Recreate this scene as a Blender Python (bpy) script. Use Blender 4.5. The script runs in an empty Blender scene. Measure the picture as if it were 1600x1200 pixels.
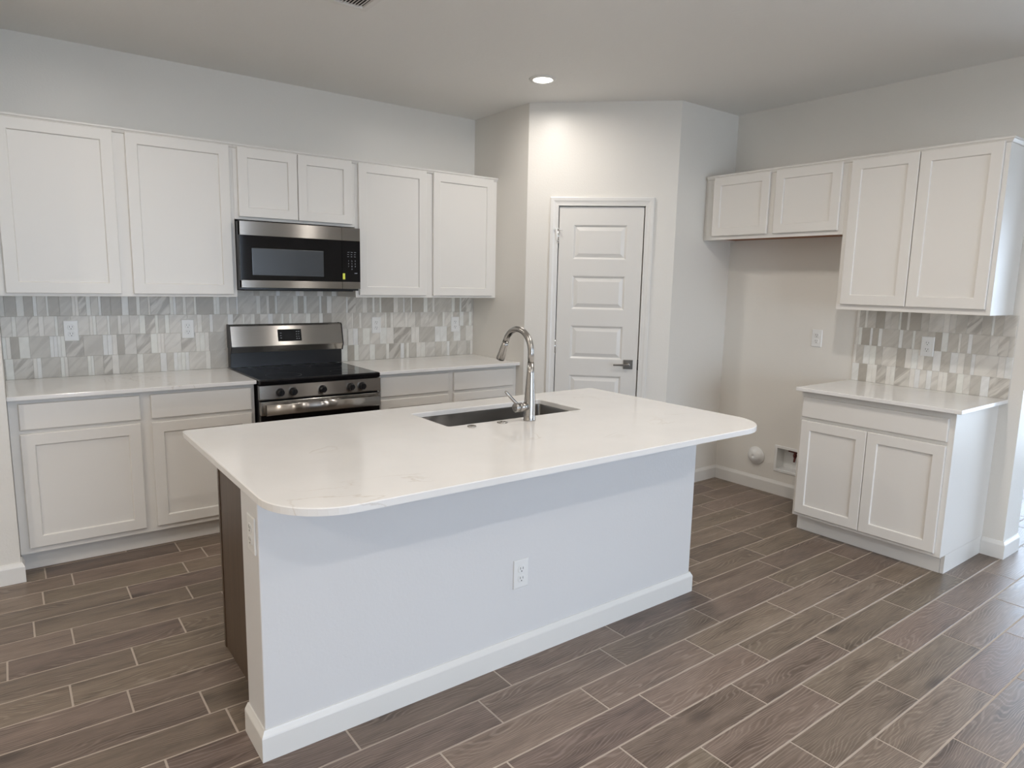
import bpy, bmesh, math, random
from mathutils import Vector, Matrix
random.seed(7)
S = bpy.context.scene
C = S.collection
PI = math.pi

# ---------------------------------------------------------------- camera
FWD = Vector((0.59676005, 0.78846849, -0.14897946))
RGT = Vector((0.79906735, -0.60088829, 0.02060684))
UPV = Vector((0.07327217, 0.13134196, 0.98862555))
cd = bpy.data.cameras.new('camera')
cd.sensor_width = 36.0
cd.lens = 1049.93 * 36 / 1600
cd.clip_start = 0.05
co = bpy.data.objects.new('camera', cd)
C.objects.link(co)
M = Matrix((RGT, UPV, -FWD)).transposed().to_4x4()
M.translation = Vector((-1.1363, -4.5735, 1.4919))
co.matrix_world = M
S.camera = co

# ---------------------------------------------------------------- sky and exposure
S.view_settings.view_transform = 'Standard'
S.view_settings.look = 'None'
S.view_settings.gamma = 1.0
S.view_settings.use_curve_mapping = False
S.view_settings.exposure = 0.0
W = bpy.data.worlds.new('sky')
S.world = W
W.use_nodes = True
bg = W.node_tree.nodes['Background']
bg.inputs[0].default_value = (0.70, 0.795, 1.0, 1)
bg.inputs[1].default_value = 9.3

CEIL = 2.739
K1, K2, K3, K4, RM, LM = 7.6, 4.8, 14.0, 7.5, 13.5, 28.5      # watts of the recessed lights: four in the kitchen, then the great room
SIDE, FRONT = 1, 1                                    # the two daylight openings
CAN_COL = (1.0, 0.935, 0.875)
WARM_COL = (1.0, 0.90, 0.78)


def portal(loc, rot, sx, sy):
    l = bpy.data.lights.new('window_daylight', 'AREA')
    l.shape = 'RECTANGLE'
    l.size = sx
    l.size_y = sy
    l.cycles.is_portal = True
    o = bpy.data.objects.new('window_daylight', l)
    C.objects.link(o)
    o.location = loc
    o.rotation_euler = rot


if SIDE: portal((6.16, -4.1, 1.07), (0, PI / 2, 0), 2.1, 4.0)       # sliding door beyond the breakfast side
if FRONT: portal((0.5, -9.16, 1.2), (PI / 2, 0, 0), 3.8, 2.3)       # great-room windows behind the camera


# ---------------------------------------------------------------- helpers
class MB:
    """collects faces; build() links them as ONE mesh object"""
    def __init__(s):
        s.v = []; s.f = []; s.m = []; s.s = []

    def face(s, pts, mi=0, sm=False):
        n = len(s.v)
        s.v += [tuple(p) for p in pts]
        s.f.append(tuple(range(n, n + len(pts)))); s.m.append(mi); s.s.append(sm)

    def box(s, x0, x1, y0, y1, z0, z1, mi=0):
        if x0 > x1: x0, x1 = x1, x0
        if y0 > y1: y0, y1 = y1, y0
        if z0 > z1: z0, z1 = z1, z0
        n = len(s.v)
        s.v += [(x, y, z) for z in (z0, z1) for y in (y0, y1) for x in (x0, x1)]
        for q in ((0, 2, 3, 1), (4, 5, 7, 6), (0, 1, 5, 4), (2, 6, 7, 3), (0, 4, 6, 2), (1, 3, 7, 5)):
            s.f.append(tuple(n + i for i in q)); s.m.append(mi); s.s.append(False)

    def loft(s, loops, cap0=True, cap1=True, mi=0, sm=False, closed=True):
        n = len(s.v); k = len(loops[0])
        for lp in loops: s.v += [tuple(p) for p in lp]
        for i in range(len(loops) - 1):
            for j in range(k if closed else k - 1):
                a = n + i * k + j; b = n + i * k + (j + 1) % k
                s.f.append((a, b, b + k, a + k)); s.m.append(mi); s.s.append(sm)
        if cap0: s.f.append(tuple(n + j for j in reversed(range(k)))); s.m.append(mi); s.s.append(False)
        if cap1: s.f.append(tuple(n + (len(loops) - 1) * k + j for j in range(k))); s.m.append(mi); s.s.append(False)

    def tube(s, pts, rad, n=16, mi=0, cap=True):
        pts = [Vector(p) for p in pts]
        if not isinstance(rad, (list, tuple)): rad = [rad] * len(pts)
        loops = []; ref = None
        for i, p in enumerate(pts):
            d = (pts[min(i + 1, len(pts) - 1)] - pts[max(i - 1, 0)]).normalized()
            if ref is None:
                ref = d.orthogonal().normalized()
            ref = (ref - d * ref.dot(d)).normalized()
            b = d.cross(ref)
            loops.append([p + (ref * math.cos(2 * PI * j / n) + b * math.sin(2 * PI * j / n)) * rad[i] for j in range(n)])
        s.loft(loops, cap, cap, mi, True)

    def lathe(s, prof, center, axis='z', n=32, mi=0, cap0=True, cap1=True, sm=True):
        """prof: (radius, offset along axis)"""
        cx, cy, cz = center; loops = []
        for r, h in prof:
            lp = []
            for j in range(n):
                a = 2 * PI * j / n; c, q = r * math.cos(a), r * math.sin(a)
                if axis == 'z': lp.append((cx + c, cy + q, cz + h))
                elif axis == 'y': lp.append((cx + q, cy + h, cz + c))
                else: lp.append((cx + h, cy + c, cz + q))
            loops.append(lp)
        s.loft(loops, cap0, cap1, mi, sm)

    def sweep(s, path, prof, mi=0):
        """path: xy points walked with the room on the RIGHT hand; prof: (distance out from the wall, z)"""
        P = [Vector(p) for p in path]; loops = []
        for i, p in enumerate(P):
            ns = []
            if i > 0: d = (P[i] - P[i - 1]).normalized(); ns.append(Vector((d.y, -d.x)))
            if i < len(P) - 1: d = (P[i + 1] - P[i]).normalized(); ns.append(Vector((d.y, -d.x)))
            nn = ns[0] if len(ns) == 1 else (ns[0] + ns[1]) / (1 + ns[0].dot(ns[1]))
            loops.append([(p.x + nn.x * a, p.y + nn.y * a, z) for a, z in prof])
        s.loft(loops, True, True, mi)

    def build(s, name, mat, parent=None, bevel=0.0, loc=None, rz=0.0, seg=2):
        me = bpy.data.meshes.new(name)
        me.from_pydata(s.v, [], s.f)
        for m in (mat if isinstance(mat, (list, tuple)) else [mat]): me.materials.append(m)
        me.polygons.foreach_set('material_index', s.m)
        me.polygons.foreach_set('use_smooth', s.s)
        bm = bmesh.new(); bm.from_mesh(me)
        bmesh.ops.recalc_face_normals(bm, faces=bm.faces)
        bm.to_mesh(me); bm.free()
        me.update()
        o = bpy.data.objects.new(name, me)
        C.objects.link(o)
        if parent is not None: o.parent = parent
        if loc is not None: o.location = loc
        o.rotation_euler.z = rz
        if bevel:
            b = o.modifiers.new('bevel', 'BEVEL'); b.width = bevel; b.segments = seg
            b.limit_method = 'ANGLE'; b.angle_limit = math.radians(40)
            b.harden_normals = False
        return o


def tag(o, label=None, cat=None, group=None, kind=None):
    if label: o['label'] = label
    if cat: o['category'] = cat
    if group: o['group'] = group
    if kind: o['kind'] = kind
    return o


def thing(name, label, cat, loc=(0, 0, 0), rz=0.0, group=None):
    o = bpy.data.objects.new(name, None)
    o.empty_display_size = 0.1
    C.objects.link(o)
    o.location = loc; o.rotation_euler.z = rz
    return tag(o, label, cat, group)


def struct(o, label=None, cat=None):
    return tag(o, label, cat, None, 'structure')


def dup(root, loc, rz, label):
    r = root.copy(); C.objects.link(r); r.location = loc; r.rotation_euler.z = rz; r['label'] = label
    for ch in list(root.children):
        c = ch.copy(); C.objects.link(c); c.parent = r
        for g in list(ch.children):
            d = g.copy(); C.objects.link(d); d.parent = c
    return r


# ---------------------------------------------------------------- materials
def mat(name, col, rough=0.5, metal=0.0, spec=0.5, emit=None, estr=0.0, coat=0.0):
    m = bpy.data.materials.new(name); m.use_nodes = True
    b = m.node_tree.nodes['Principled BSDF']
    b.inputs['Base Color'].default_value = (*col, 1)
    b.inputs['Roughness'].default_value = rough
    b.inputs['Metallic'].default_value = metal
    b.inputs['Specular IOR Level'].default_value = spec
    if coat: b.inputs['Coat Weight'].default_value = coat; b.inputs['Coat Roughness'].default_value = 0.05
    if emit:
        b.inputs['Emission Color'].default_value = (*emit, 1); b.inputs['Emission Strength'].default_value = estr
    return m


def nodes(m):
    nt = m.node_tree
    return nt, nt.nodes['Principled BSDF']


def N(nt, typ, **kw):
    n = nt.nodes.new(typ)
    for k, v in kw.items():
        if k in n.inputs: n.inputs[k].default_value = v
        else: setattr(n, k, v)
    return n


def math_n(nt, op, a, b=None):
    n = nt.nodes.new('ShaderNodeMath'); n.operation = op
    for i, q in enumerate((a, b)):
        if q is None: continue
        if isinstance(q, (int, float)): n.inputs[i].default_value = q
        else: nt.links.new(q, n.inputs[i])
    return n.outputs[0]


def mixc(nt, fac, a, b, blend='MIX'):
    n = nt.nodes.new('ShaderNodeMix'); n.data_type = 'RGBA'; n.blend_type = blend
    for k, q in ((0, fac), (6, a), (7, b)):
        if isinstance(q, (int, float)): n.inputs[k].default_value = q
        elif isinstance(q, tuple): n.inputs[k].default_value = (*q, 1)
        else: nt.links.new(q, n.inputs[k])
    return n.outputs[2]


def ramp(nt, fac, stops):
    n = nt.nodes.new('ShaderNodeValToRGB'); cr = n.color_ramp
    while len(cr.elements) < len(stops): cr.elements.new(0.5)
    for e, (p, c) in zip(cr.elements, stops):
        e.position = p; e.color = (*c, 1) if isinstance(c, tuple) else (c, c, c, 1)
    nt.links.new(fac, n.inputs[0])
    return n.outputs[0]


def paint(name, col, rough, bump=0.12, scale=90):
    m = mat(name, col, rough); nt, b = nodes(m)
    tc = N(nt, 'ShaderNodeTexCoord')
    nz = N(nt, 'ShaderNodeTexNoise', Scale=scale, Detail=3.0)
    nt.links.new(tc.outputs['Object'], nz.inputs['Vector'])
    bp = N(nt, 'ShaderNodeBump', Strength=bump, Distance=0.004)
    nt.links.new(nz.outputs['Fac'], bp.inputs['Height'])
    nt.links.new(bp.outputs['Normal'], b.inputs['Normal'])
    return m


WALL = paint('wall_paint', (0.80, 0.773, 0.718), 0.36, 0.16)
CEILM = paint('ceiling_paint', (0.86, 0.85, 0.82), 0.6, 0.25, 60)
KNEE = paint('half_wall_paint', (0.74, 0.735, 0.73), 0.42, 0.12)
TRIM = mat('trim_paint', (0.80, 0.785, 0.75), 0.32)
DOORM = mat('door_paint', (0.77, 0.75, 0.71), 0.32)
CAB = mat('cabinet_paint', (0.80, 0.775, 0.73), 0.36)
RAWWOOD = mat('unfinished_wood', (0.33, 0.13, 0.06), 0.6)
BLACK = mat('black_enamel', (0.012, 0.012, 0.013), 0.28)
GLASSK = mat('black_glass', (0.006, 0.006, 0.007), 0.05)
MWWIN = mat('oven_window_mesh', (0.055, 0.06, 0.065), 0.25)
DARK = mat('dark_gap', (0.02, 0.02, 0.02), 0.6)
PLASTIC = mat('white_plastic', (0.83, 0.83, 0.81), 0.3)
PRINT = mat('panel_print', (0.45, 0.48, 0.52), 0.5)
RING = mat('burner_marking', (0.02, 0.02, 0.021), 0.3)
NICKEL = mat('brushed_nickel', (0.43, 0.41, 0.385), 0.27, 1.0)
GUNMETAL = mat('satin_dark_nickel', (0.30, 0.29, 0.27), 0.32, 1.0)
CHROME = mat('chrome', (0.75, 0.74, 0.72), 0.10, 1.0)
STICKER = mat('yellow_sticker', (0.78, 0.82, 0.10), 0.5)
COPPER = mat('copper_valve', (0.14, 0.035, 0.03), 0.4, 0.5)
LENS = mat('lit_lens', (0.9, 0.9, 0.9), 0.4, emit=(1, 0.97, 0.92), estr=14.0)
ALUM = mat('white_window_frame', (0.75, 0.76, 0.77), 0.4)
PATIO = paint('patio_concrete', (0.58, 0.56, 0.52), 0.8, 0.3, 20)


def stainless(name, col, rough, tang=(0, 0, 1)):
    m = mat(name, col, rough, 1.0); nt, b = nodes(m)
    b.inputs['Anisotropic'].default_value = 1.0
    t = N(nt, 'ShaderNodeCombineXYZ', X=tang[0], Y=tang[1], Z=tang[2])
    nt.links.new(t.outputs[0], b.inputs['Tangent'])
    tc = N(nt, 'ShaderNodeTexCoord'); mp = N(nt, 'ShaderNodeMapping')
    mp.inputs['Scale'].default_value = (4, 4, 700)
    nz = N(nt, 'ShaderNodeTexNoise', Scale=1.0, Detail=2.0)
    nt.links.new(tc.outputs['Object'], mp.inputs['Vector']); nt.links.new(mp.outputs[0], nz.inputs['Vector'])
    nt.links.new(ramp(nt, nz.outputs['Fac'], [(0.3, rough * 0.93), (0.7, rough * 1.08)]), b.inputs['Roughness'])
    return m


STEEL = stainless('brushed_stainless', (0.44, 0.42, 0.395), 0.23)
SINKM = stainless('sink_stainless', (0.40, 0.39, 0.38), 0.30)


def quartz():
    m = mat('white_quartz', (0.84, 0.82, 0.79), 0.13); nt, b = nodes(m)
    tc = N(nt, 'ShaderNodeTexCoord')
    n1 = N(nt, 'ShaderNodeTexNoise', Scale=2.2, Detail=6.0, Distortion=1.4)
    nt.links.new(tc.outputs['Object'], n1.inputs['Vector'])
    v = math_n(nt, 'ABSOLUTE', math_n(nt, 'SUBTRACT', n1.outputs['Fac'], 0.5))
    vein = ramp(nt, v, [(0.0, 1.0), (0.012, 0.0)])
    n2 = N(nt, 'ShaderNodeTexNoise', Scale=3.0, Detail=2.0)
    nt.links.new(tc.outputs['Object'], n2.inputs['Vector'])
    gate = ramp(nt, n2.outputs['Fac'], [(0.52, 0.0), (0.66, 0.4)])
    fac = math_n(nt, 'MULTIPLY', vein, gate)
    n3 = N(nt, 'ShaderNodeTexNoise', Scale=5.0, Detail=4.0)
    nt.links.new(tc.outputs['Object'], n3.inputs['Vector'])
    basec = mixc(nt, ramp(nt, n3.outputs['Fac'], [(0.35, 0.0), (0.7, 1.0)]), (0.855, 0.838, 0.812), (0.82, 0.805, 0.78))
    nt.links.new(mixc(nt, fac, basec, (0.52, 0.44, 0.35)), b.inputs['Base Color'])
    return m


QUARTZ = quartz()


def brown_wood():
    m = mat('brown_stained_wood', (0.10, 0.065, 0.042), 0.42); nt, b = nodes(m)
    tc = N(nt, 'ShaderNodeTexCoord'); mp = N(nt, 'ShaderNodeMapping')
    mp.inputs['Scale'].default_value = (30, 30, 1.5)
    nz = N(nt, 'ShaderNodeTexNoise', Scale=1.5, Detail=6.0, Distortion=0.3)
    nt.links.new(tc.outputs['Object'], mp.inputs['Vector']); nt.links.new(mp.outputs[0], nz.inputs['Vector'])
    nt.links.new(ramp(nt, nz.outputs['Fac'], [(0.3, (0.085, 0.056, 0.036)), (0.7, (0.118, 0.078, 0.05))]), b.inputs['Base Color'])
    return m


BROWN = brown_wood()


def plank_mat():
    m = mat('wood_look_tile', (0.2, 0.16, 0.13), 0.42); nt, b = nodes(m)
    at = N(nt, 'ShaderNodeAttribute', attribute_name='pc')
    rn = N(nt, 'ShaderNodeAttribute', attribute_name='tone')
    sx = N(nt, 'ShaderNodeSeparateXYZ'); nt.links.new(at.outputs['Vector'], sx.inputs[0])
    mp4 = N(nt, 'ShaderNodeMapping'); mp4.inputs['Scale'].default_value = (1.7, 4.6, 1.0)
    nt.links.new(at.outputs['Vector'], mp4.inputs['Vector'])
    vo = N(nt, 'ShaderNodeTexVoronoi', Scale=1.0); nt.links.new(mp4.outputs[0], vo.inputs['Vector'])
    swirl = ramp(nt, vo.outputs['Distance'], [(0.0, 1.0), (0.45, 0.0)])
    # growth lines: straight grain bent by a slow noise and wrapped round the knots
    mp = N(nt, 'ShaderNodeMapping'); mp.inputs['Scale'].default_value = (1.6, 7.0, 1.0)
    nt.links.new(at.outputs['Vector'], mp.inputs['Vector'])
    n1 = N(nt, 'ShaderNodeTexNoise', Scale=1.0, Detail=2.5, Distortion=0.3)
    nt.links.new(mp.outputs[0], n1.inputs['Vector'])
    ph = math_n(nt, 'ADD', math_n(nt, 'MULTIPLY', sx.outputs['Y'], 640.0), math_n(nt, 'MULTIPLY', n1.outputs['Fac'], 105.0))
    ph = math_n(nt, 'ADD', ph, math_n(nt, 'MULTIPLY', swirl, 32.0))
    ringf = ramp(nt, math_n(nt, 'ADD', math_n(nt, 'MULTIPLY', math_n(nt, 'SINE', ph), 0.5), 0.5), [(0.55, 0.0), (1.0, 1.0)])
    # fine fibres
    mp2 = N(nt, 'ShaderNodeMapping'); mp2.inputs['Scale'].default_value = (11.0, 300.0, 1.0)
    nt.links.new(at.outputs['Vector'], mp2.inputs['Vector'])
    n2 = N(nt, 'ShaderNodeTexNoise', Scale=1.0, Detail=4.0)
    nt.links.new(mp2.outputs[0], n2.inputs['Vector'])
    # blotches
    mp3 = N(nt, 'ShaderNodeMapping'); mp3.inputs['Scale'].default_value = (2.6, 15.0, 1.0)
    nt.links.new(at.outputs['Vector'], mp3.inputs['Vector'])
    n3 = N(nt, 'ShaderNodeTexNoise', Scale=1.0, Detail=5.0, Roughness=0.65)
    nt.links.new(mp3.outputs[0], n3.inputs['Vector'])
    base = ramp(nt, n3.outputs['Fac'], [(0.32, (0.095, 0.066, 0.048)), (0.48, (0.200, 0.148, 0.112)), (0.70, (0.280, 0.214, 0.166))])
    gate = ramp(nt, n3.outputs['Color'], [(0.35, 0.34), (0.6, 0.72)])
    c = mixc(nt, math_n(nt, 'MULTIPLY', ringf, gate), base, (0.36, 0.29, 0.235))
    c = mixc(nt, ramp(nt, n2.outputs['Fac'], [(0.38, 0.42), (0.62, 0.0)]), c, (0.085, 0.060, 0.045))
    c = mixc(nt, 1.0, c, rn.outputs['Color'], 'MULTIPLY')
    knot = ramp(nt, vo.outputs['Distance'], [(0.0, 0.85), (0.06, 0.7), (0.16, 0.0)])
    c = mixc(nt, knot, c, (0.055, 0.040, 0.032))
    nt.links.new(c, b.inputs['Base Color'])
    bp = N(nt, 'ShaderNodeBump', Strength=0.10, Distance=0.002)
    nt.links.new(n2.outputs['Fac'], bp.inputs['Height']); nt.links.new(bp.outputs['Normal'], b.inputs['Normal'])
    nt.links.new(ramp(nt, n3.outputs['Fac'], [(0.3, 0.36), (0.7, 0.48)]), b.inputs['Roughness'])
    return m


PLANK = plank_mat()
GROUT = mat('tan_grout', (0.48, 0.405, 0.34), 0.85)


def marble_mat():
    m = mat('marble_mosaic', (0.6, 0.58, 0.55), 0.34); nt, b = nodes(m)
    at = N(nt, 'ShaderNodeAttribute', attribute_name='pc')
    tn = N(nt, 'ShaderNodeAttribute', attribute_name='tone')
    # diagonal streaks, strength kept in the tone's alpha
    mp = N(nt, 'ShaderNodeMapping', vector_type='TEXTURE'); mp.inputs['Rotation'].default_value = (0, 0, 0.85); mp.inputs['Scale'].default_value = (1 / 5, 1 / 30, 1)
    nt.links.new(at.outputs['Vector'], mp.inputs['Vector'])
    n1 = N(nt, 'ShaderNodeTexNoise', Scale=1.0, Detail=4.0, Distortion=0.6)
    nt.links.new(mp.outputs[0], n1.inputs['Vector'])
    n2 = N(nt, 'ShaderNodeTexNoise', Scale=13.0, Detail=3.0)
    nt.links.new(at.outputs['Vector'], n2.inputs['Vector'])
    streak = math_n(nt, 'MULTIPLY', ramp(nt, n1.outputs['Fac'], [(0.42, 1.0), (0.56, 0.0)]), tn.outputs['Alpha'])
    c = mixc(nt, math_n(nt, 'MULTIPLY', streak, 0.6), tn.outputs['Color'], (0.29, 0.26, 0.22))
    c = mixc(nt, 0.35, c, ramp(nt, n2.outputs['Fac'], [(0.3, (0.78, 0.76, 0.73)), (0.7, (1.0, 1.0, 1.0))]), 'MULTIPLY')
    nt.links.new(c, b.inputs['Base Color'])
    return m


MARBLE = marble_mat()
TGROUT = mat('pale_grout', (0.66, 0.635, 0.585), 0.8)


def glass_mat():
    m = bpy.data.materials.new('window_glass'); m.use_nodes = True
    nt = m.node_tree; nt.nodes.remove(nt.nodes['Principled BSDF'])
    tr = nt.nodes.new('ShaderNodeBsdfTransparent'); tr.inputs[0].default_value = (0.94, 0.97, 0.96, 1)
    gl = nt.nodes.new('ShaderNodeBsdfGlossy'); gl.inputs['Roughness'].default_value = 0.02
    fr = nt.nodes.new('ShaderNodeFresnel'); fr.inputs[0].default_value = 1.45
    mx = nt.nodes.new('ShaderNodeMixShader')
    nt.links.new(fr.outputs[0], mx.inputs[0]); nt.links.new(tr.outputs[0], mx.inputs[1]); nt.links.new(gl.outputs[0], mx.inputs[2])
    nt.links.new(mx.outputs[0], nt.nodes['Material Output'].inputs['Surface'])
    return m


WGLASS = glass_mat()


# ---------------------------------------------------------------- the room
XS, YS, XD, YP, XR = 1.911, -0.683, 2.650, -1.422, 3.2905
XL, YL, YE, XE = -1.157, -0.677, -3.362, 3.525
H = math.sqrt(0.5)


def prism(mb, poly, z0, z1, mi=0):
    mb.loft([[(x, y, z0) for x, y in poly], [(x, y, z1) for x, y in poly]], mi=mi)


def cells(mb, xs, zs, holes, put):
    for i in range(len(xs) - 1):
        for k in range(len(zs) - 1):
            if (i, k) not in holes: put(mb, xs[i], xs[i + 1], zs[k], zs[k + 1])


def attach_attributes(o, pc, tone):
    a = o.data.attributes.new('pc', 'FLOAT_VECTOR', 'POINT')
    a.data.foreach_set('vector', [c for p in pc for c in p])
    t = o.data.attributes.new('tone', 'FLOAT_COLOR', 'POINT')
    t.data.foreach_set('color', [c for p in tone for c in p])


def make_floor():
    mb = MB(); pc = []; tone = []
    rnd = random.Random(11)
    mb.box(-4.62, 6.12, -9.12, 0.12, -0.10, -0.0012, 1)
    pc += [(0, 0, 0)] * 8; tone += [(1, 1, 1, 1)] * 8
    joints = {0: -1.065, 1: -.96, 2: -.48, 3: -.757, 4: -.525, 5: -1.005, 6: -.618, 7: -.8225, 8: -1.043, 9: -.878, 10: -.668,
              13: .284, 14: .13, 15: 1.09, 16: 1.24, 17: .974, 18: .586, 19: .853, 20: 1.11, 21: .72}
    pit, ln, y0, g = 0.1565, 0.6065, -0.5455, 0.0032
    for k in range(-4, 54):
        ya, yb = y0 - k * pit, y0 - (k + 1) * pit
        if ya < -8.99: continue
        ya, yb = min(ya, 0.0), max(yb, -9.0)
        x = joints.get(k, rnd.uniform(0, ln))
        x -= math.ceil((x + 4.5) / ln) * ln
        while x < 6.0:
            a, b = max(x, -4.5), min(x + ln, 6.0)
            if b - a > 0.02:
                def rect(i, z): return [(a + i, ya - i, z), (b - i, ya - i, z), (b - i, yb + i, z), (a + i, yb + i, z)]
                mb.loft([rect(g, -0.0014), rect(g + 0.0012, 0.0)], False, True)
                ox, oy = rnd.uniform(-50, 50), rnd.uniform(-50, 50); t = rnd.uniform(0.80, 1.14); w = rnd.uniform(-0.05, 0.05)
                for px, py, pz in mb.v[-8:]:
                    pc.append((px + ox, py + oy, 0)); tone.append((t, t + w * .6, t - w * .5, 1))
            x += ln
    o = mb.build('floor', [PLANK, GROUT])
    attach_attributes(o, pc, tone)
    return struct(o, 'brown wood-look plank tile floor with pale tan grout lines', 'floor')


make_floor()
m = MB(); m.box(-4.62, 6.12, -9.12, 0.12, CEIL, CEIL + 0.1)
struct(m.build('ceiling', CEILM), 'smooth light grey painted ceiling', 'ceiling')
m = MB(); m.box(-4.62, XE, 0, 0.12, 0, CEIL)
struct(m.build('wall_back', WALL), 'light grey wall behind the range and its cabinets', 'wall')
m = MB(); prism(m, [(-4.5, 0), (-4.5, YL), (XL, YL), (XL, 0)], 0, CEIL)
struct(m.build('wall_left', WALL, bevel=0.004), 'wall end closing off the long counter at the photo edge', 'wall')
m = MB(); prism(m, [(XS, 0), (XS, YS), (2.03, -0.61), (2.03, 0)], 0, CEIL)
struct(m.build('wall_pantry_left', WALL), 'narrow grey return wall at the end of the range counter', 'wall')
m = MB()
for a, b, z0, z1 in ((0, .213, 0, CEIL), (.848, 1.045, 0, CEIL), (.213, .848, 2.052, CEIL)): m.box(a, b, 0, 0.11, z0, z1)
struct(m.build('wall_pantry_front', WALL, loc=(XS, YS, 0), rz=-PI / 4), 'angled corner wall that holds the pantry door', 'wall')
m = MB(); prism(m, [(XD, YP), (XR, YP), (XR, YP + .1), (XD + .05, YP + .1)], 0, CEIL)
struct(m.build('wall_pantry_right', WALL), 'grey return wall between the pantry door and the fridge space', 'wall')
HB = (-2.112, -1.938, 0.186, 0.350)
m = MB()
cells(m, (YE, HB[0], HB[1], 0.0), (0, HB[2], HB[3], CEIL), {(1, 1)}, lambda mb, a, b, c, d: mb.box(XR, XR + .13, a, b, c, d))
m.box(XR + .13, XE, YE, 0, 0, CEIL)
struct(m.build('wall_right', WALL), 'light grey wall behind the empty fridge space', 'wall')
m = MB(); m.box(-4.62, -4.5, -9.0, 0, 0, CEIL)
struct(m.build('wall_far', WALL))
m = MB(); m.box(XE, 6.12, -1.32, -1.2, 0, CEIL)
struct(m.build('wall_nook', WALL))
m = MB()
cells(m, (-9.0, -6.1, -2.1, -1.32), (0, 0.02, 2.12, CEIL), {(1, 1)} if SIDE else set(), lambda mb, a, b, c, d: mb.box(6.0, 6.12, a, b, c, d))
struct(m.build('wall_side', WALL))
m = MB()
cells(m, (-4.5, -1.4, 2.4, 6.12), (0, 0.05, 2.35, CEIL), {(1, 1)} if FRONT else set(), lambda mb, a, b, c, d: mb.box(a, b, -9.12, -9.0, c, d))
struct(m.build('wall_front', WALL))
# windows that bring the daylight in
m = MB()
for a, b, c, d in ((-6.1, -2.1, .02, .08), (-6.1, -2.1, 2.06, 2.12), (-6.1, -6.04, .08, 2.06), (-2.16, -2.1, .08, 2.06), (-4.14, -4.06, .08, 2.06)):
    m.box(6.03, 6.09, a, b, c, d)
w1 = struct(m.build('window_1', ALUM))
m = MB(); m.box(6.055, 6.061, -6.04, -2.16, .08, 2.06); m.build('pane', WGLASS, w1)
m = MB()
for a, b, c, d in ((-1.4, 2.4, .05, .11), (-1.4, 2.4, 2.29, 2.35), (-1.4, -1.34, .11, 2.29), (2.34, 2.4, .11, 2.29), (.46, .54, .11, 2.29)):
    m.box(a, b, -9.09, -9.03, c, d)
w2 = struct(m.build('window_2', ALUM))
m = MB(); m.box(-1.34, 2.34, -9.063, -9.057, .11, 2.29); m.build('pane', WGLASS, w2)
m = MB(); m.box(-14, 18, -20, 12, -0.2, -0.11)
struct(m.build('ground', PATIO))

# baseboards
BASEP = [(0, 0), (.014, 0), (.014, .078), (.0125, .083), (.006, .095), (.004, .100), (0, .100)]
m = MB(); m.sweep([(-4.5, YL), (XL, YL), (XL, -0.600)], BASEP)
struct(m.build('baseboard_left', TRIM), 'white baseboard wrapping the wall end beside the long counter', 'baseboard')
m = MB(); m.sweep([(XS + .907 * H, YS - .907 * H), (XD, YP), (XR, YP), (XR, -2.421)], BASEP)
struct(m.build('baseboard_right', TRIM), 'white baseboard in the corner of the empty fridge space', 'baseboard')
m = MB(); m.sweep([(XS + .001, -.66), (XS, YS), (XS + .165 * H, YS - .165 * H)], BASEP)
struct(m.build('baseboard_pantry', TRIM))
m = MB(); m.sweep([(XR, -3.260), (XR, YE), (XE, YE)], BASEP)
struct(m.build('baseboard_end', TRIM), 'white baseboard on the wall end beyond the small cabinet', 'baseboard')


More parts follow.
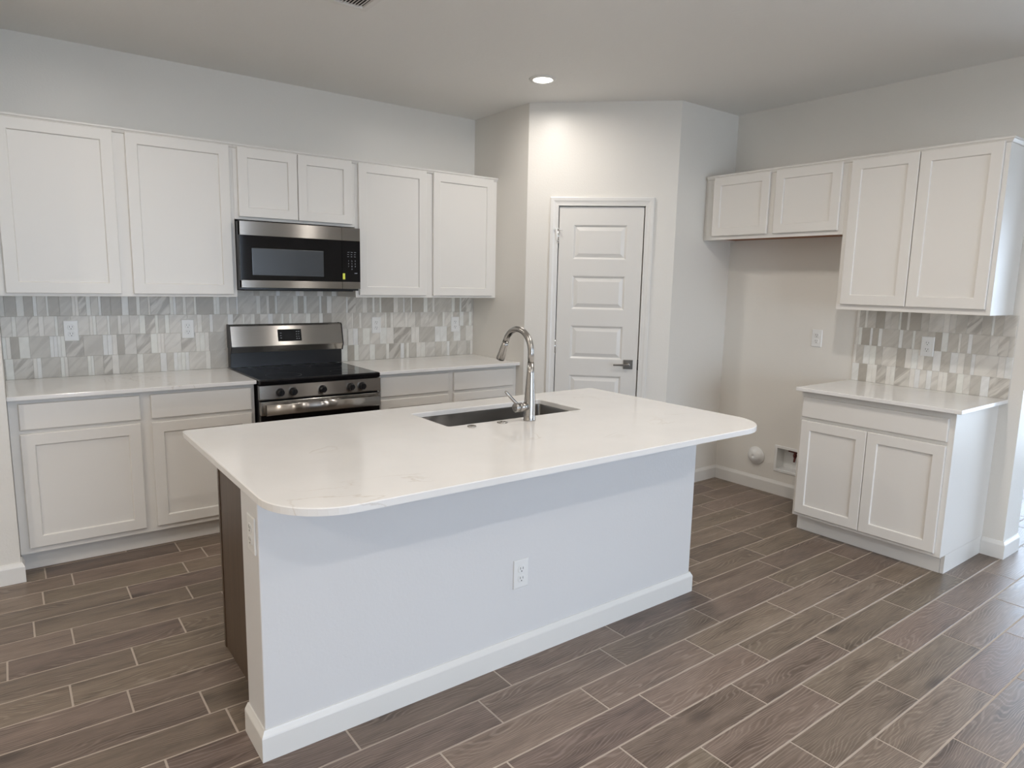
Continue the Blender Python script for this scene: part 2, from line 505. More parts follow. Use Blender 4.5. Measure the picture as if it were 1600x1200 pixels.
# ---------------------------------------------------------------- pantry door
def pantry_door():
    a, b, zt = .231, .830, 2.035
    m = MB()
    prof = [(.004, 0), (.004, .010), (.010, .012), (.012, .009), (.030, .012), (.040, .016), (.058, .017), (.064, .014), (.064, 0)]
    m.sweep([(b, 0.0), (b, zt), (a, zt), (a, 0.0)], prof)
    m.v = [(x, -z, y) for x, y, z in m.v]
    struct(m.build('trim_1', TRIM, loc=(XS, YS, 0), rz=-PI / 4), 'white moulded casing around the pantry door', 'door casing')
    m = MB()                                                      # jamb and stop
    for x0, x1, z0, z1 in ((.213, a - .003, 0, zt + .003), (b + .003, .848, 0, zt + .003), (.213, .848, zt + .003, 2.052)):
        m.box(x0, x1, 0.0, .11, z0, z1)
    for x0, x1, z0, z1 in ((a - .003, a + .012, 0, zt), (b - .012, b + .003, 0, zt), (a, b, zt - .012, zt + .003)):
        m.box(x0, x1, .042, .075, z0, z1)
    struct(m.build('trim_2', TRIM, loc=(XS, YS, 0), rz=-PI / 4))
    # slab with five raised panels
    m = MB(); yf, yb = 0.002, 0.037
    x0, x1, p0, p1 = a + .003, b - .004, .337, .715
    zb, ztt = .012, zt - .003
    ps = [(.234, .475), (.593, .834), (.953, 1.196), (1.312, 1.553), (1.667, 1.910)]
    q = lambda u0, u1, w0, w1: m.face([(u0, yf, w0), (u1, yf, w0), (u1, yf, w1), (u0, yf, w1)])
    q(x0, p0, zb, ztt); q(p1, x1, zb, ztt)
    zz = [zb] + [z for p in ps for z in p] + [ztt]
    for i in range(0, len(zz), 2): q(p0, p1, zz[i], zz[i + 1])
    for w0, w1 in ps:
        R = lambda i, y: [(p0 + i, y, w0 + i), (p1 - i, y, w0 + i), (p1 - i, y, w1 - i), (p0 + i, y, w1 - i)]
        m.loft([R(0, yf), R(.004, yf + .001), R(.014, yf + .010), R(.017, yf + .010), R(.042, yf + .001)], False, True)
    m.loft([[(x0, yf, zb), (x1, yf, zb), (x1, yf, ztt), (x0, yf, ztt)], [(x0, yb, zb), (x1, yb, zb), (x1, yb, ztt), (x0, yb, ztt)]], False, True)
    d = struct(m.build('door_1', DOORM, loc=(XS, YS, 0), rz=-PI / 4), 'white five-panel pantry door in the angled corner wall', 'door')
    m = MB(); m.box(.728, .796, yf - .009, yf, .890, .958)
    h = m.build('door_handle', GUNMETAL, d, 0.002); h['label'] = 'square dark nickel rosette with a slim lever'
    m = MB(); m.tube([(.762, yf - .009, .924), (.762, yf - .050, .924)], .011, 16)
    m.loft([[(.772, yf - .056, .916), (.772, yf - .056, .932), (.772, yf - .044, .932), (.772, yf - .044, .916)],
            [(.655, yf - .058, .916), (.655, yf - .058, .928), (.655, yf - .050, .928), (.655, yf - .050, .916)]])
    m.build('lever', NICKEL, h, 0.002)
    for z in (1.83, 1.04, .24):
        m = MB(); m.tube([(a - .002, yf - .007, z - .045), (a - .002, yf - .007, z + .045)], .006, 12)
        m.lathe([(.0075, -.050), (.0075, -.045)], (a - .002, yf - .007, z), 'z', 12); m.lathe([(.0075, .045), (.0075, .050)], (a - .002, yf - .007, z), 'z', 12)
        g = m.build('hinge', CHROME, d)
        if z > 1.5:
            m = MB()
            m.tube([(a - .002, yf - .013, z + .050), (a - .030, yf - .026, z + .048)], .0035, 10)
            m.lathe([(.008, -.006), (.008, 0)], (a - .032, yf - .021, z + .048), 'y', 14)
            m.tube([(a - .002, yf - .013, z + .050), (a + .026, yf - .026, z + .036)], .0035, 10)
            m.tube([(a - .016, yf - .022, z + .05), (a - .010, yf - .024, z - .03), (a + .004, yf - .022, z - .036)], .0035, 10)
            m.build('hinge_stop', PLASTIC, g)
    m = MB(); m.box(b - .0035, b + .004, -.003, .02, .885, .960); m.build('latch', DARK, d)


pantry_door()


# ---------------------------------------------------------------- cabinets
def rect_y(x0, x1, z0, z1, i, y):
    return [(x0 + i, y, z0 + i), (x1 - i, y, z0 + i), (x1 - i, y, z1 - i), (x0 + i, y, z1 - i)]


def shaker(m, x0, x1, z0, z1, y, t=.019, fw=.057, sg=-1):
    L = lambda i, d: rect_y(x0, x1, z0, z1, i, y + sg * d)
    m.loft([L(.0005, 0.0015), L(0, t - .003), L(.003, t), L(fw - .002, t), L(fw, t - .001), L(fw + .003, t - .009)], True, True)


def slab(m, x0, x1, z0, z1, y, t=.019, sg=-1):
    L = lambda i, d: rect_y(x0, x1, z0, z1, i, y + sg * d)
    m.loft([L(.0005, 0.0015), L(0, t - .005), L(.002, t - .001), L(.005, t)], True, True)


def cabinet(name, label, cat, loc, rz, w, d, z0, z1, doors, drawers=(), toe=False, crown=None, group=None, raw=False, endpanel=False, filler=0):
    t = thing(name, label, cat, loc, rz, group)
    m = MB()
    zb = .105 if toe else z0
    if raw:
        m.box(0, w, -d, -d + .02, z0, z1); m.box(0, .018, -d + .02, -.001, z0, z1); m.box(w - .018, w, -d + .02, -.001, z0, z1)
        m.box(.018, w - .018, -d + .02, -.001, z1 - .02, z1)
    else:
        m.box(0, w, -d, -.001, zb, z1)
    m.build('body', CAB, t, 0.001)
    if raw:
        m = MB(); m.box(.0185, w - .0185, -d + .0205, -.002, z0 + .014, z0 + .024)
        u = m.build('underside', RAWWOOD, t); u['label'] = 'unpainted reddish brown underside'
    if filler:
        m = MB(); m.box(-filler, -.0005, -d + .012, -d + .030, z0, z1); m.build('filler_strip', CAB, t)
    for q in doors:
        m = MB(); shaker(m, *q, -d); m.build('door', CAB, t)
    for q in drawers:
        m = MB(); slab(m, *q, -d); m.build('drawer_front', CAB, t)
    if toe:
        m = MB(); m.box(0, w - (.02 if endpanel else 0), -d + .068, -d + .080, 0, .1045); m.build('toe_kick', CAB, t)
    if endpanel:
        m = MB(); m.box(w - .018, w, -d + .070, -.001, 0, .1045); m.build('side_panel', CAB, t)
    if crown:
        m = MB(); m.sweep(crown, [(.0002, z1 - .026), (.006, z1 - .024), (.014, z1 - .010), (.018, z1 - .008), (.018, z1), (.0002, z1)]); m.build('top_moulding', CAB, t)
    return t


DU, ZU, ZT = .307, 1.373, 2.265
cabinet('wall_cabinet', 'white two-door wall cabinet cut off by the photo edge, beside the microwave', 'wall cabinet',
        (XL, 0, 0), 0, -XL, DU, ZU, ZT, [(.037, .547, 1.388, 2.248), (.605, 1.135, 1.388, 2.248)], crown=[(0, -DU), (-XL, -DU)], group='wall cabinets')
cabinet('wall_cabinet', 'short white two-door wall cabinet directly above the microwave', 'wall cabinet',
        (0.0005, 0, 0), 0, .761, DU, 1.8325, ZT, [(.023, .3785, 1.848, 2.248), (.3825, .738, 1.848, 2.248)], crown=[(0, -DU), (.761, -DU)], group='wall cabinets')
cabinet('wall_cabinet', 'white two-door wall cabinet between the microwave and the pantry return wall', 'wall cabinet',
        (.762, 0, 0), 0, 1.1485, DU, ZU, ZT, [(.022, .532, 1.388, 2.248), (.589, 1.108, 1.388, 2.248)], crown=[(0, -DU), (1.1485, -DU)], group='wall cabinets')
DB = .339
cabinet('wall_cabinet', 'short white two-door wall cabinet over the empty fridge space, bare wood underneath', 'wall cabinet',
        (XR, YP - .026, 0), -PI / 2, 1.004, DB, 1.8225, ZT, [(.063, .497, 1.847, 2.248), (.542, .976, 1.847, 2.248)], crown=[(0, -DB), (1.004, -DB)], group='wall cabinets', raw=True, filler=.025)
cabinet('wall_cabinet', 'tall white two-door wall cabinet with daylit side above the small counter', 'wall cabinet',
        (XR, -2.4522, 0), -PI / 2, .816, DB, ZU, ZT, [(.030, .4005, 1.404, 2.248), (.4045, .794, 1.404, 2.248)], crown=[(0, -DB), (.816, -DB), (.816, 0)], group='wall cabinets')
DBA = .593
cabinet('base_cabinet', 'white base cabinet with two drawers under the long counter, beyond the brown island end', 'base cabinet',
        (XL + .0015, 0, 0), 0, 1.1505, DBA, 0, .884, [(.038, .557, .135, .713), (.609, 1.130, .135, .713)], [(.040, .560, .733, .863), (.610, 1.131, .733, .863)], toe=True, group='base cabinets')
cabinet('base_cabinet', 'white base cabinet between the range and the pantry wall, mostly behind the island', 'base cabinet',
        (.767, 0, 0), 0, 1.143, DBA, 0, .884, [(.022, .541, .135, .713), (.586, 1.107, .135, .713)], [(.022, .541, .733, .863), (.586, 1.107, .733, .863)], toe=True, group='base cabinets')
cabinet('base_cabinet', 'white freestanding base cabinet with one wide drawer front and two doors beside the fridge space', 'base cabinet',
        (XR, -2.4237, 0), -PI / 2, .835, .588, 0, .884, [(.019, .4085, .126, .706), (.4115, .808, .126, .706)], [(.017, .808, .727, .850)], toe=True, group='base cabinets', endpanel=True)


# ---------------------------------------------------------------- countertops
def slab_top(name, label, x0, x1, y0, y1, loc=(0, 0, 0), rz=0.0):
    m = MB(); m.box(x0, x1, y0, y1, .885, .907)
    return tag(m.build(name, QUARTZ, bevel=.003, loc=loc, rz=rz), label, 'countertop', 'white quartz countertops')


slab_top('countertop', 'pale quartz countertop on the range wall, beneath two outlets, cut off at the photo edge', XL + .0005, -.003, -.643, -.0005)
slab_top('countertop', 'pale quartz countertop between the range and the pantry return wall', .766, XS - .001, -.643, -.0005)
slab_top('countertop', 'small pale quartz countertop with a daylit end below the tall wall cabinet', 0, .887, -.645, -.0005, (XR, -2.412, 0), -PI / 2)

IX0, IX1, IY0, IY1 = -.6257, 1.5193, -2.9766, -1.8107
SK = (.277, 1.014, -2.284, -1.966)


def rrect(x0, x1, y0, y1, rs, n=12):
    """corner radii in the order x0y0, x1y0, x1y1, x0y1; counter-clockwise"""
    P = []
    for (cx, cy, a0), r in zip(((x0, y0, PI), (x1, y0, 1.5 * PI), (x1, y1, 0), (x0, y1, .5 * PI)), rs):
        ox = cx + (r if cx == x0 else -r); oy = cy + (r if cy == y0 else -r)
        for j in range(n + 1):
            a = a0 + .5 * PI * j / n
            P.append((ox + r * math.cos(a), oy + r * math.sin(a)))
    return P


def island_top():
    out = rrect(IX0, IX1, IY0, IY1, (.20, .20, .028, .022)); inn = rrect(*SK, (.012,) * 4, 4)
    bm = bmesh.new(); zt, zb, ch = .907, .885, .0025

    def inset(poly, d):
        n = len(poly); R = []
        for i in range(n):
            a = Vector(poly[i - 1]); b = Vector(poly[(i + 1) % n]); t = (b - a).normalized()
            R.append((poly[i][0] - t.y * d, poly[i][1] + t.x * d))
        return R
    for z, o_, i_ in ((zt, inset(out, ch), inset(inn, -ch)), (zb, out, inn)):
        es = []
        for poly in (o_, i_):
            vs = [bm.verts.new((x, y, z)) for x, y in poly]
            es += [bm.edges.new((vs[j], vs[(j + 1) % len(vs)])) for j in range(len(vs))]
        bmesh.ops.triangle_fill(bm, use_beauty=True, use_dissolve=False, edges=es)
    for poly, d in ((out, ch), (inn, -ch)):
        rings = [inset(poly, d), poly, poly]
        zs = (zt, zt - ch, zb)
        R = [[bm.verts.new((x, y, z)) for x, y in r] for r, z in zip(rings, zs)]
        for a in range(2):
            for j in range(len(poly)):
                k = (j + 1) % len(poly)
                bm.faces.new((R[a][j], R[a][k], R[a + 1][k], R[a + 1][j]))
    bmesh.ops.remove_doubles(bm, verts=bm.verts, dist=1e-5)
    bmesh.ops.recalc_face_normals(bm, faces=bm.faces)
    me = bpy.data.meshes.new('island_countertop'); bm.to_mesh(me); bm.free()
    me.materials.append(QUARTZ)
    o = bpy.data.objects.new('countertop', me); C.objects.link(o)
    tag(o, 'large white quartz island countertop with rounded corners and a sink cutout', 'countertop', 'white quartz countertops')


island_top()


# ---------------------------------------------------------------- island
def island():
    t = thing('kitchen_island', 'kitchen island base with white half wall and dark brown end panel', 'kitchen island', (0, 0, 0))
    bx0, bx1, by0, by1 = -.581, 1.473, -2.604, -2.430
    m = MB(); m.box(bx0, bx1, by0, by1, 0, .884); m.build('half_wall', KNEE, t, .004, seg=3)
    m = MB(); m.sweep([(bx0, by1), (bx0, by0), (bx1, by0), (bx1, by1)], BASEP); b = m.build('baseboard', TRIM, t)
    cx0, cx1, cy1 = -.508, 1.40, -1.836
    m = MB(); m.box(cx0, cx0 + .018, by1 + .0005, cy1 - .02, 0, .884); m.box(cx0 - .003, cx0 + .018, cy1 - .02, cy1, 0, .884)
    p = m.build('end_panel', BROWN, t); p['label'] = 'dark brown stained cabinet end'
    m = MB(); m.box(cx1 - .018, cx1, by1 + .0005, cy1, 0, .884); m.build('end_panel', BROWN, t)
    m = MB()
    xs = [cx0 + .018, .22, 1.07, cx1 - .018]
    m.box(xs[0], xs[-1], cy1 - .02, cy1, .105, .14); m.box(xs[0], xs[-1], cy1 - .02, cy1, .85, .884); m.box(xs[0], xs[-1], cy1 - .02, cy1, .70, .735)
    for x in xs: m.box(x - .02 if x > xs[0] else x, x + .02 if x < xs[-1] else x, cy1 - .02, cy1, .105, .884)
    m.box(xs[0], xs[-1], by1 + .001, cy1 - .02, .105, .12)
    m.build('face_frame', BROWN, t)
    m = MB(); m.box(xs[0], xs[-1], cy1 - .08, cy1 - .068, 0, .105); m.build('toe_kick', BROWN, t)
    for a, b_ in ((xs[0] + .01, .208), (.232, .643), (.647, 1.058), (1.082, xs[-1] - .01)):
        m = MB(); shaker(m, a, b_, .135, .713, cy1, sg=1); m.build('door', BROWN, t)
    for a, b_ in ((xs[0] + .01, .208), (.232, 1.058), (1.082, xs[-1] - .01)):
        m = MB(); slab(m, a, b_, .733, .863, cy1, sg=1); m.build('drawer_front', BROWN, t)


island()


def sink():
    t = thing('kitchen_sink', 'long undermount stainless steel sink set into the island countertop', 'sink', (.6455, -2.125, .884))
    x0, x1, y0, y1 = SK[0] - .6455, SK[1] - .6455, SK[2] + 2.125, SK[3] + 2.125
    R = lambda i, z, r: [(x, y, z) for x, y in rrect(x0 + i, x1 - i, y0 + i, y1 - i, (r,) * 4, 5)]
    m = MB(); m.loft([R(-.016, -.0015, .02), R(-.004, -.0015, .014), R(-.003, -.006, .014), R(0.002, -.19, .016), R(.008, -.205, .02), R(.022, -.212, .02)], False, True, sm=False)
    m.build('basin', SINKM, t)
    m = MB(); m.lathe([(.056, .0), (.056, .003), (.044, .003), (.040, -.004), (.012, -.004), (.010, .004), (.0, .004)], (.05, .03, -.212), 'z', 28)
    m.build('drain', CHROME, t)


sink()


def faucet():
    t = thing('kitchen_faucet', 'tall brushed nickel pull-down gooseneck faucet with side lever on the island', 'faucet', (.643, -2.352, .907))
    m = MB()
    m.lathe([(.0265, 0), (.0265, .004), (.0255, .006), (.0245, .03), (.0240, .09), (.0210, .13), (.0165, .20), (.0140, .25)], (0, 0, 0), 'z', 32)
    m.build('body', NICKEL, t)
    m = MB(); R = .094; zc = .292
    pts = [(0, 0, .245), (0, 0, zc)] + [(0, R - R * math.cos(a), zc + R * math.sin(a)) for a in [PI * k / 24 * .88 for k in range(1, 25)]]
    m.tube(pts, .0135, 20); m.build('spout', NICKEL, t)
    e = Vector(pts[-1]); d = (e - Vector(pts[-2])).normalized()
    m = MB()
    m.tube([e, e + d * .003], .0150, 20); m.tube([e + d * .004, e + d * .02, e + d * .085, e + d * .092], [.0145, .0150, .0195, .0185], 24)
    h = m.build('spray_head', NICKEL, t)
    m = MB(); m.tube([e + d * .092, e + d * .094], .015, 20); m.build('nozzle', DARK, h)
    m = MB()
    m.tube([(-.018, 0, .062), (-.058, 0, .062)], .0185, 24); m.tube([(-.0595, 0, .062), (-.079, 0, .062), (-.082, 0, .062)], [.0195, .0195, .0175], 24)
    v = m.build('valve', NICKEL, t)
    m = MB(); m.tube([(-.070, 0, .076), (-.080, .002, .088), (-.122, .006, .130), (-.126, .006, .134)], [.0085, .0070, .0062, .0045], 14); m.build('lever', NICKEL, v)


faucet()
for x, y, r, lab in ((.358, -2.333, .0185, 'small round chrome cap on the countertop, the one farther from the faucet'), (.511, -2.335, .0225, 'round chrome button on the countertop next to the faucet base')):
    m = MB(); m.lathe([(r, 0), (r, .003), (r * .9, .0055), (r * .62, .0055), (r * .58, .0040), (r * .5, .0040), (r * .45, .0075), (0.001, .0085)], (x, y, .907), 'z', 32)
    tag(m.build('deck_cap', NICKEL), lab, 'sink cap', 'chrome deck caps')


# ---------------------------------------------------------------- range
def kitchen_range():
    t = thing('electric_range', 'stainless freestanding range with black glass cooktop and five black knobs', 'range', (.003, 0, 0))
    w = .756
    m = MB(); m.box(.004, w - .004, -.640, -.012, .02, .878)
    for x in (.04, w - .04):
        for y in (-.06, -.58): m.lathe([(.018, 0), (.018, .02)], (x, y, 0), 'z', 12)
    m.build('body', BLACK, t, .003)
    m = MB(); m.box(0, w, -.676, -.075, .878, .9105); m.build('cooktop', GLASSK, t, .010, seg=4)
    for x, y, r in ((.19, -.52, .105), (.57, -.52, .08), (.19, -.23, .08), (.57, -.23, .105)):
        m = MB(); m.lathe([(r, 0), (r, .0003), (r - .0015, .0003), (r - .0015, 0)], (x, y, .9106), 'z', 40, cap0=False, cap1=False, sm=False)
        m.build('burner_ring', RING, t)
    m = MB()
    m.loft([[(x, -.640, .792), (x, -.672, .792), (x, -.676, .797), (x, -.672, .874), (x, -.640, .876)] for x in (0, w)]); p = m.build('control_panel', STEEL, t)
    for x in (.117, .193, .372, .553, .628):
        m = MB(); m.lathe([(.024, 0), (.024, -.004), (.021, -.006), (.019, -.026), (.017, -.030)], (x, -.674, .832), 'y', 28); m.box(x - .0045, x + .0045, -.712, -.700, .815, .849)
        k = m.build('knob', BLACK, t, 0.0)
    m = MB(); m.box(.004, w - .004, -.668, -.640, .215, .700); d = m.build('oven_door', GLASSK, t, .004)
    m = MB(); m.box(.0045, w - .0045, -.672, -.640, .700, .781); m.build('door_band', STEEL, d, .003)
    m = MB()
    pr = [(-.010, -.034), (-.020, -.026), (-.024, 0), (-.020, .026), (-.010, .034), (.002, .030), (.004, 0), (.002, -.030)]
    m.loft([[(x, -.700 + a, .737 + b) for a, b in pr] for x in (.024, .732)], sm=True)
    for x in (.06, .70): m.box(x - .012, x + .012, -.700, -.671, .722, .752)
    m.build('handle', STEEL, d)
    m = MB(); m.box(.004, w - .004, -.668, -.640, .045, .205); m.build('storage_drawer', STEEL, t, .004)
    m = MB(); m.box(.002, w - .002, -.066, -.012, .9106, 1.05); m.build('backsplash_panel', BLACK, t, .003)
    m = MB()
    prof = [(-.012, 1.052), (-.060, 1.012), (-.080, 1.008), (-.0965, 1.046), (-.097, 1.050), (-.070, 1.178), (-.058, 1.187), (-.012, 1.187)]
    m.loft([[(x, y, z) for y, z in prof] for x in (.006, w + .004 - .010)]); g = m.build('backguard', STEEL, t)
    m = MB()
    big = [(-.010, 1.045), (-.058, 1.008), (-.082, 1.003), (-.099, 1.044), (-.100, 1.051), (-.073, 1.181), (-.059, 1.190), (-.010, 1.190)]
    for a, b in ((0, .0058), (w - .0058, w)):
        m = MB(); m.loft([[(x, y, z) for y, z in big] for x in (a, b)]); m.build('end_cap', BLACK, g)
    f = lambda z: -.097 + (z - 1.050) * (.027 / .128)
    m = MB()
    m.loft([[(x, f(z) - o_, z) for x, z in ((.303, 1.076), (.461, 1.076), (.461, 1.153), (.303, 1.153))] for o_ in (-.001, .0012)])
    for x, z, b in [(.318, 1.128, .010), (.318, 1.112, .008), (.318, 1.096, .010), (.425, 1.136, .009), (.440, 1.136, .009), (.425, 1.120, .006), (.440, 1.120, .006), (.425, 1.104, .006), (.440, 1.104, .006), (.425, 1.090, .009), (.440, 1.090, .009)]:
        m.face([(x, f(z) - .0016, z), (x + b, f(z) - .0016, z), (x + b, f(z + .0022) - .0016, z + .0022), (x, f(z + .0022) - .0016, z + .0022)], 1)
    m.build('display', [GLASSK, PRINT], g)


kitchen_range()


# ---------------------------------------------------------------- microwave
def microwave():
    t = thing('microwave', 'stainless and black over-the-range microwave with a yellow sticker', 'microwave', (.003, 0, 0))
    w = .756; yb, yf = -.358, -.391; z0, z1 = 1.4305, 1.8195
    m = MB(); m.box(0, w, yb, -.002, 1.418, z1); m.build('body', BLACK, t, .002)
    m = MB(); m.box(.03, w - .03, yb + .02, -.06, 1.412, 1.4179); m.build('vent_plate', DARK, t)

    def bands(d, a, b):
        for z2, z3 in ((1.7375, z1 + .0005), (z0 - .0005, 1.4755)):
            m = MB(); m.box(a, b, yf - .001, yb - .001, z2, z3); k = m.build('steel_band', STEEL, d, .002)
            k['label'] = 'brushed stainless band'
    m = MB(); m.box(0, .6295, yf + .001, yb - .0008, z0, z1); d = m.build('door', GLASSK, t); bands(d, 0, .6295)
    R = lambda i, y: rect_y(.067, .508, 1.505, 1.665, i, y)
    m = MB(); m.loft([R(0, yf + .0008), R(.004, yf + .0003)], True, True); m.build('window', MWWIN, d)
    m = MB(); m.box(.6315, w, yf + .001, yb - .0008, z0, z1)
    F = lambda a, c, za, zc: m.face([(a, yf + .0006, za), (c, yf + .0006, za), (c, yf + .0006, zc), (a, yf + .0006, zc)], 1)
    for r in range(3):
        for k in range(3): F(.668 + k * .023, .682 + k * .023 - (.004 if r else 0), 1.664 - r * .014, 1.666 - r * .014)
    F(.715, .735, 1.530, 1.533)
    for i, ch in enumerate('1234567890'):
        r, k = (i // 3, i % 3) if i < 9 else (3, 1)
        fc = bpy.data.curves.new('digit', 'FONT'); fc.body = ch; fc.size = .0125; fc.align_x = 'CENTER'; fc.resolution_u = 2
        fo = bpy.data.objects.new('digit', fc)
        fm = fo.to_mesh()
        for p in fm.polygons: m.face([(.675 + k * .023 + fm.vertices[q].co.x, yf + .0006, 1.606 - r * .0175 + fm.vertices[q].co.y) for q in p.vertices], 1)
        fo.to_mesh_clear(); bpy.data.objects.remove(fo)
    c = m.build('control_panel', [GLASSK, PRINT], t); bands(c, .6315, w)
    m = MB(); m.box(.6345, .650, yf - .0002, yf + .0012, 1.491, 1.530); s = m.build('sticker', STICKER, c); s['label'] = 'small yellow sticker'


microwave()


# ---------------------------------------------------------------- tile backsplashes
TONES = {'W': (.88, .85, .79), 'L': (.75, .722, .665), 'M': (.64, .61, .55), 'D': (.50, .465, .405), 'V': (.70, .67, .61)}
ROWS_A = ["-1.175 M25 W36 V89 W17 W20 M90 W18 W16 M96 W17 W14 M48 V44 W35 M96 W33 M92 W35 M40 W22 W22 W22 W22 L96 W29 M117 L54 W42 M112 W44 M116 W53 L122 W55 M127 W84 D53 W34 L87 W42 M90 W25 V96 W30 M19 W23 M64 W39 W39 L87 M60 L49 W25 M70 L93 M34 W43",
          "-1.166 M8 W19 W19 D38 W47 M93 W18 W18 W16 W20 V88 M96 W24 W24 W25 D37 L63 V78 W36 W19 W18 L95 V83 W25 W29 W25 M125 M66 W37 L86 W44 M115 W46 L121 W54 M126 L108 M10 W37 W37 M38 W56 L81 W54 W58 V149 W34 W35 M140 W48 W61 M62 W66 M51 W77",
          "-1.158 L51 W19 L53 V48 W24 L51 W14 M63 L89 W16 W17 L55 W13 M41 W18 L44 L51 W31 V54 W16 M37 W24 L103 L56 W28 M45 W20 M90 W33 V57 W15 L39 W25 M34 L53 W32 M55 W16 M36 W19 L97 W34 M62 W27 D63 M108 L44 W10 M47 W17 L115 L71 W15 M32 W22 L99 W23 L68 M42 L74 L79 M44 W20 L57 W21 M62 W37 M51 W26 L21",
          "-1.157 L24 D53 W34 D41 W17 M42 W11 D51 M59 W16 W16 V37 W22 M38 W14 D48 D56 W35 D41 W20 M43 W11 V107 W19 W16 M38 W19 M44 W14 D102 W17 W20 M41 W18 M41 W12 M115 W28 M38 W18 D38 W16 M107 W33 D40 W21 M88 W17 D39 W35 M107 W13 V61 M51 W38 M41 W18 M38 W15 D100 W37 M44 W11 M52 W12 D99 W35 M43 W20 M156 W29 D46 W16 V93 M26",
          "0.000 M183 D37 M107 W25 M107 W27 W30 M94 W42 D63 W35 M12"]
ROWS_B = ["-3.297 V97 W41 M53 L35 W34 M51 W23 W25 L36 W28 L38 W28 W29 V86 W26 W27 V59 W28 W32 D53 W44",
          "-3.299 W34 W34 L113 W19 M34 W35 W38 M51 W42 M50 W34 W35 W36 D52 L85 M41 W38 W39 M47 W22",
          "-3.299 L28 V50 L41 M88 W20 M37 W12 M55 W33 D39 M40 M69 W13 M58 W20 M104 W20 D38 W14 D53 W18 L19",
          "-3.297 L62 M45 W11 M49 V73 M57 L35 W30 L79 M43 D66 W13 D36 W13 M46 L37 D55 M52 W15 M35 W18"]
ZR = [.9072, 1.022, 1.142, 1.254, 1.3725, 1.4175]


def backsplash(name, label, rows, xmin, xmax, loc, rz, mirror, seed):
    m = MB(); pc = []; tone = []; rnd = random.Random(seed)

    def add(a, b, z0, z1, col, al):
        n0 = len(m.v); g = .0007
        L = lambda i, y: rect_y(a, b, z0, z1, i, y)
        m.loft([L(g, -.0015), L(g, -.0072), L(g + .0008, -.008)], False, True)
        ox, oy = rnd.uniform(-30, 30), rnd.uniform(-30, 30)
        for x, y, z in m.v[n0:]:
            pc.append((x + ox, z + oy, 0)); tone.append((*col, al))
    for r, row in enumerate(rows):
        tk = row.split(); x = float(tk[0]); z0, z1 = ZR[r], ZR[r + 1]
        for q in tk[1:]:
            w = int(q[1:]) / 1000; a, b = x, x + w; x = b
            if mirror: a, b = -b - 2.412, -a - 2.412
            a, b = max(a, xmin), min(b, xmax)
            if b - a < .006: continue
            j = rnd.uniform(.94, 1.06); c = [min(.85, v * j) for v in TONES[q[0]]]
            add(a, b, z0, z1, c, {'W': .12, 'L': .35, 'M': .35, 'D': .25, 'V': 1.0}[q[0]])
    n0 = len(m.v)
    xa, xb = (xmin, xmax)
    m.box(xa + .001, xb - .001, -.0062, -.001, ZR[0], ZR[4], 1)
    if len(rows) > 4: m.box(.001, .761, -.0062, -.001, ZR[4], ZR[5] - .001, 1)
    for _ in range(len(m.v) - n0): pc.append((0, 0, 0)); tone.append((1, 1, 1, 1))
    o = m.build(name, [MARBLE, TGROUT], loc=loc, rz=rz)
    attach_attributes(o, pc, tone)
    return tag(o, label, 'backsplash')


backsplash('tile_backsplash', 'long grey and white marble mosaic backsplash behind the range and its counters', ROWS_A, XL + .001, XS - .001, (0, 0, 0), 0, False, 3)
backsplash('tile_backsplash', 'short grey and white marble mosaic backsplash above the small counter by the fridge space', ROWS_B, .012, .887, (XR, -2.412, 0), -PI / 2, True, 5)


# ---------------------------------------------------------------- outlets and wall fittings
def outlet(label, loc, rz):
    t = thing('wall_outlet', label, 'outlet', loc, rz, 'white duplex outlets')
    m = MB(); m.loft([rect_y(-.036, .036, -.0585, .0585, i, y) for i, y in ((0, -.0003), (0, -.0035), (.0015, -.0052), (.004, -.006))], True, True)
    m.build('cover_plate', PLASTIC, t)
    for z in (.0195, -.0195):
        m = MB()
        lp = lambda r, y: [(x, y, zz + z) for x, zz in rrect(-.0165 + r, .0165 - r, -.0145 + r, .0145 - r, (.011,) * 4, 5)]
        m.loft([lp(0, -.006), lp(0, -.0078), lp(.0012, -.0086)], True, True)
        m.box(-.0075, -.0055, -.0089, -.0086, z - .001, z + .009, 1); m.box(.0055, .0075, -.0089, -.0086, z - .001, z + .008, 1)
        m.lathe([(.0026, -.0089), (.0026, -.0086)], (0, 0, z - .008), 'y', 10, 1)
        m.build('receptacle', [PLASTIC, DARK], t)
    m = MB(); m.lathe([(.003, -.006), (.003, -.0068)], (0, 0, 0), 'y', 10); m.build('screw', PLASTIC, t)
    return t


o0 = outlet('white outlet in the tile farthest along the counter from the range', (-.837, -.008, 1.170), 0)
dup(o0, (-.226, -.008, 1.166), 0, 'white outlet in the tile just short of the range backguard')
dup(o0, (1.052, -.008, 1.163), 0, 'faint outlet in the tile near the range, on its pantry side')
dup(o0, (1.735, -.008, 1.155), 0, 'faint outlet in the tile next to the pantry return wall')
dup(o0, (XR, -2.166, 1.160), -PI / 2, 'white outlet on the plain grey wall of the fridge space')
dup(o0, (XR - .008, -2.862, 1.165), -PI / 2, 'outlet in the short mosaic backsplash above the small counter')
dup(o0, (.415, -2.604, .362), 0, 'white outlet on the long face of the island half wall')
dup(o0, (-.581, -2.548, .722), -PI / 2, 'white outlet on the narrow end of the island half wall')
for o in [q for q in C.objects if q.get('label', '').endswith('narrow end of the island half wall')]: o.rotation_euler.z = -PI / 2

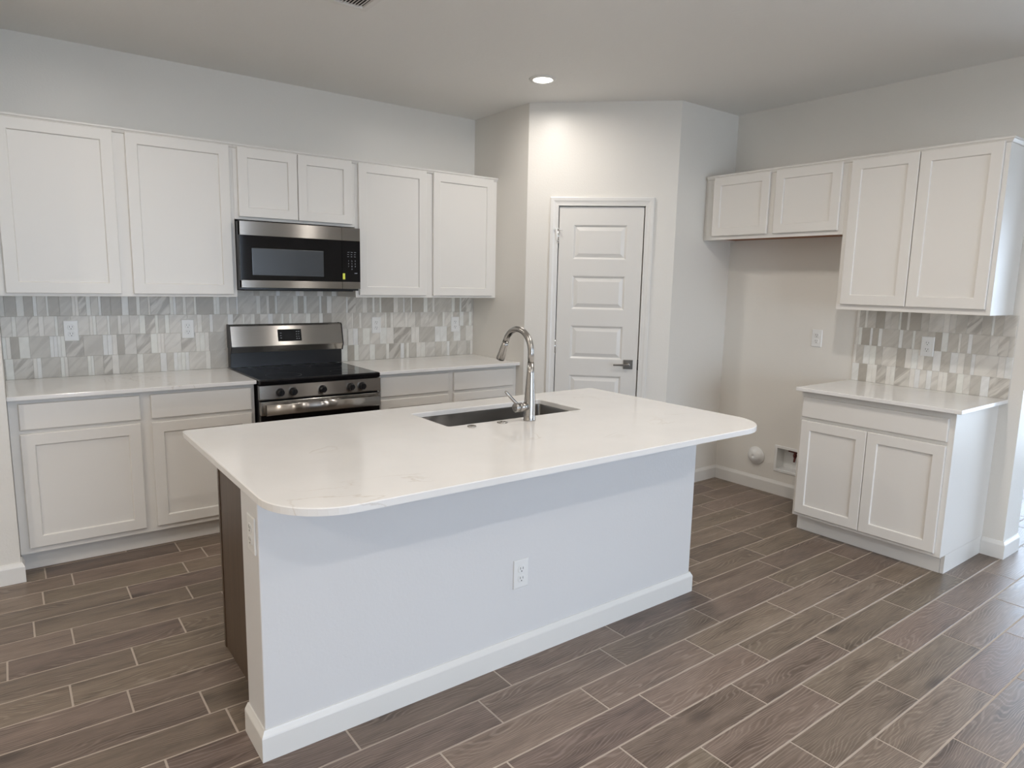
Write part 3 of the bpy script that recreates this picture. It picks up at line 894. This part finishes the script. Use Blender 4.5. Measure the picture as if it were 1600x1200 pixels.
m = MB(); m.lathe([(.068, 0), (.068, .006), (.064, .012), (.058, .014), (.054, .022), (.040, .036), (.022, .043), (.0075, .045), (.006, .040), (.001, .040)], (0, 0, 0), 'y', 40)
m.v = [(x, -y, z) for x, y, z in m.v]
tag(m.build('vent_cap', PLASTIC, loc=(XR - .0004, -1.775, .252), rz=-PI / 2), 'round domed white cap low on the wall of the fridge space', 'wall cap')


def water_box():
    t = thing('water_outlet_box', 'white recessed water line box with red valve low beside the base cabinet', 'water box', (XR, -2.025, .268), -PI / 2)
    x0, x1, z0, z1 = -.086, .086, -.081, .081
    m = MB()
    P = lambda i, y: rect_y(x0, x1, z0, z1, i, y)
    m.loft([P(-.016, -.0004), P(-.016, -.004), P(-.013, -.006), P(.002, -.006), P(.004, -.004), P(.006, .085)], False, True)
    m.build('frame', PLASTIC, t)
    m = MB(); m.tube([(.030, .045, .074), (.030, .045, .020)], .011, 16); m.tube([(.030, .046, .025), (.028, .040, -.012)], [.008, .007], 12); m.lathe([(.014, 0), (.014, .012)], (.030, .045, .030), 'z', 12)
    v = m.build('valve', COPPER, t)
    m = MB(); m.box(-.020, .070, .036, .054, .056, .066); m.build('valve_lever', COPPER, v, .003)


water_box()


# ---------------------------------------------------------------- ceiling fittings
def can_light(label, loc, watts, col=CAN_COL):
    t = thing('recessed_light', label, 'recessed light', loc, 0, 'round recessed ceiling lights')
    m = MB(); m.lathe([(.084, 0), (.084, -.003), (.078, -.007), (.064, -.009), (.0585, -.006), (.0585, 0)], (0, 0, 0), 'z', 40, cap0=False, cap1=False)
    m.build('trim_ring', TRIM, t)
    m = MB(); m.lathe([(.058, -.005), (.050, -.009), (.03, -.0115), (.001, -.012)], (0, 0, 0), 'z', 40, cap0=False)
    m.build('lens', LENS, t)
    l = bpy.data.lights.new('lamp', 'AREA'); l.shape = 'DISK'; l.size = .112; l.energy = watts; l.color = col; l.spread = math.radians(172)
    lo = bpy.data.objects.new('lamp', l); C.objects.link(lo); lo.parent = t; lo.location = (0, 0, -.0135)
    return t


can_light('lit round recessed light in the ceiling in front of the pantry door', (1.63, -1.17, CEIL), K1)
can_light('recessed ceiling light over the long counter beside the range', (-.71, -1.19, CEIL), K2)
can_light('recessed ceiling light over the end of the island by the fridge space', (1.50, -3.18, CEIL), K3)
can_light('recessed ceiling light over the end of the island by the brown panel', (-.71, -3.10, CEIL), K4)
for x, y, lab in ((-.95, -5.30, 'recessed great-room ceiling light in line with the brown island end'), (1.30, -5.30, 'recessed great-room ceiling light in line with the faucet'),
                  (.20, -7.3, 'recessed great-room ceiling light nearest the big window')):
    can_light(lab, (x, y, CEIL), RM)
for x, y, lab in ((-3.2, -2.7, 'recessed great-room ceiling light in front of the left wall end'), (-3.2, -5.0, 'recessed great-room ceiling light farthest from the kitchen')):
    can_light(lab, (x, y, CEIL), LM, WARM_COL)


def ceiling_vent():
    t = thing('ceiling_vent', 'white slatted air vent in the ceiling at the top of the photo', 'ceiling vent', (.313, -1.462, CEIL))
    w, d = .36, .21
    m = MB()
    R = lambda i, z: [(-i, -i, z), (-w + i, -i, z), (-w + i, -d + i, z), (-i, -d + i, z)]
    m.loft([R(-.012, -.0003), R(-.012, -.005), R(-.006, -.0095), R(.020, -.0095), R(.024, -.0003)], False, False)
    m.build('frame', TRIM, t)
    m = MB(); m.face([(x, y, -.0005) for x, y, z in R(.022, 0)]); m.build('duct_opening', DARK, t)
    m = MB()
    for k in range(21):
        x = -.030 - k * .0148
        m.loft([[(x, y, -.0015), (x - .0125, y, -.0085), (x - .0135, y, -.0075), (x - .0015, y, -.0008)] for y in (-.023, -d + .023)])
    m.build('louvers', TRIM, t)


ceiling_vent()
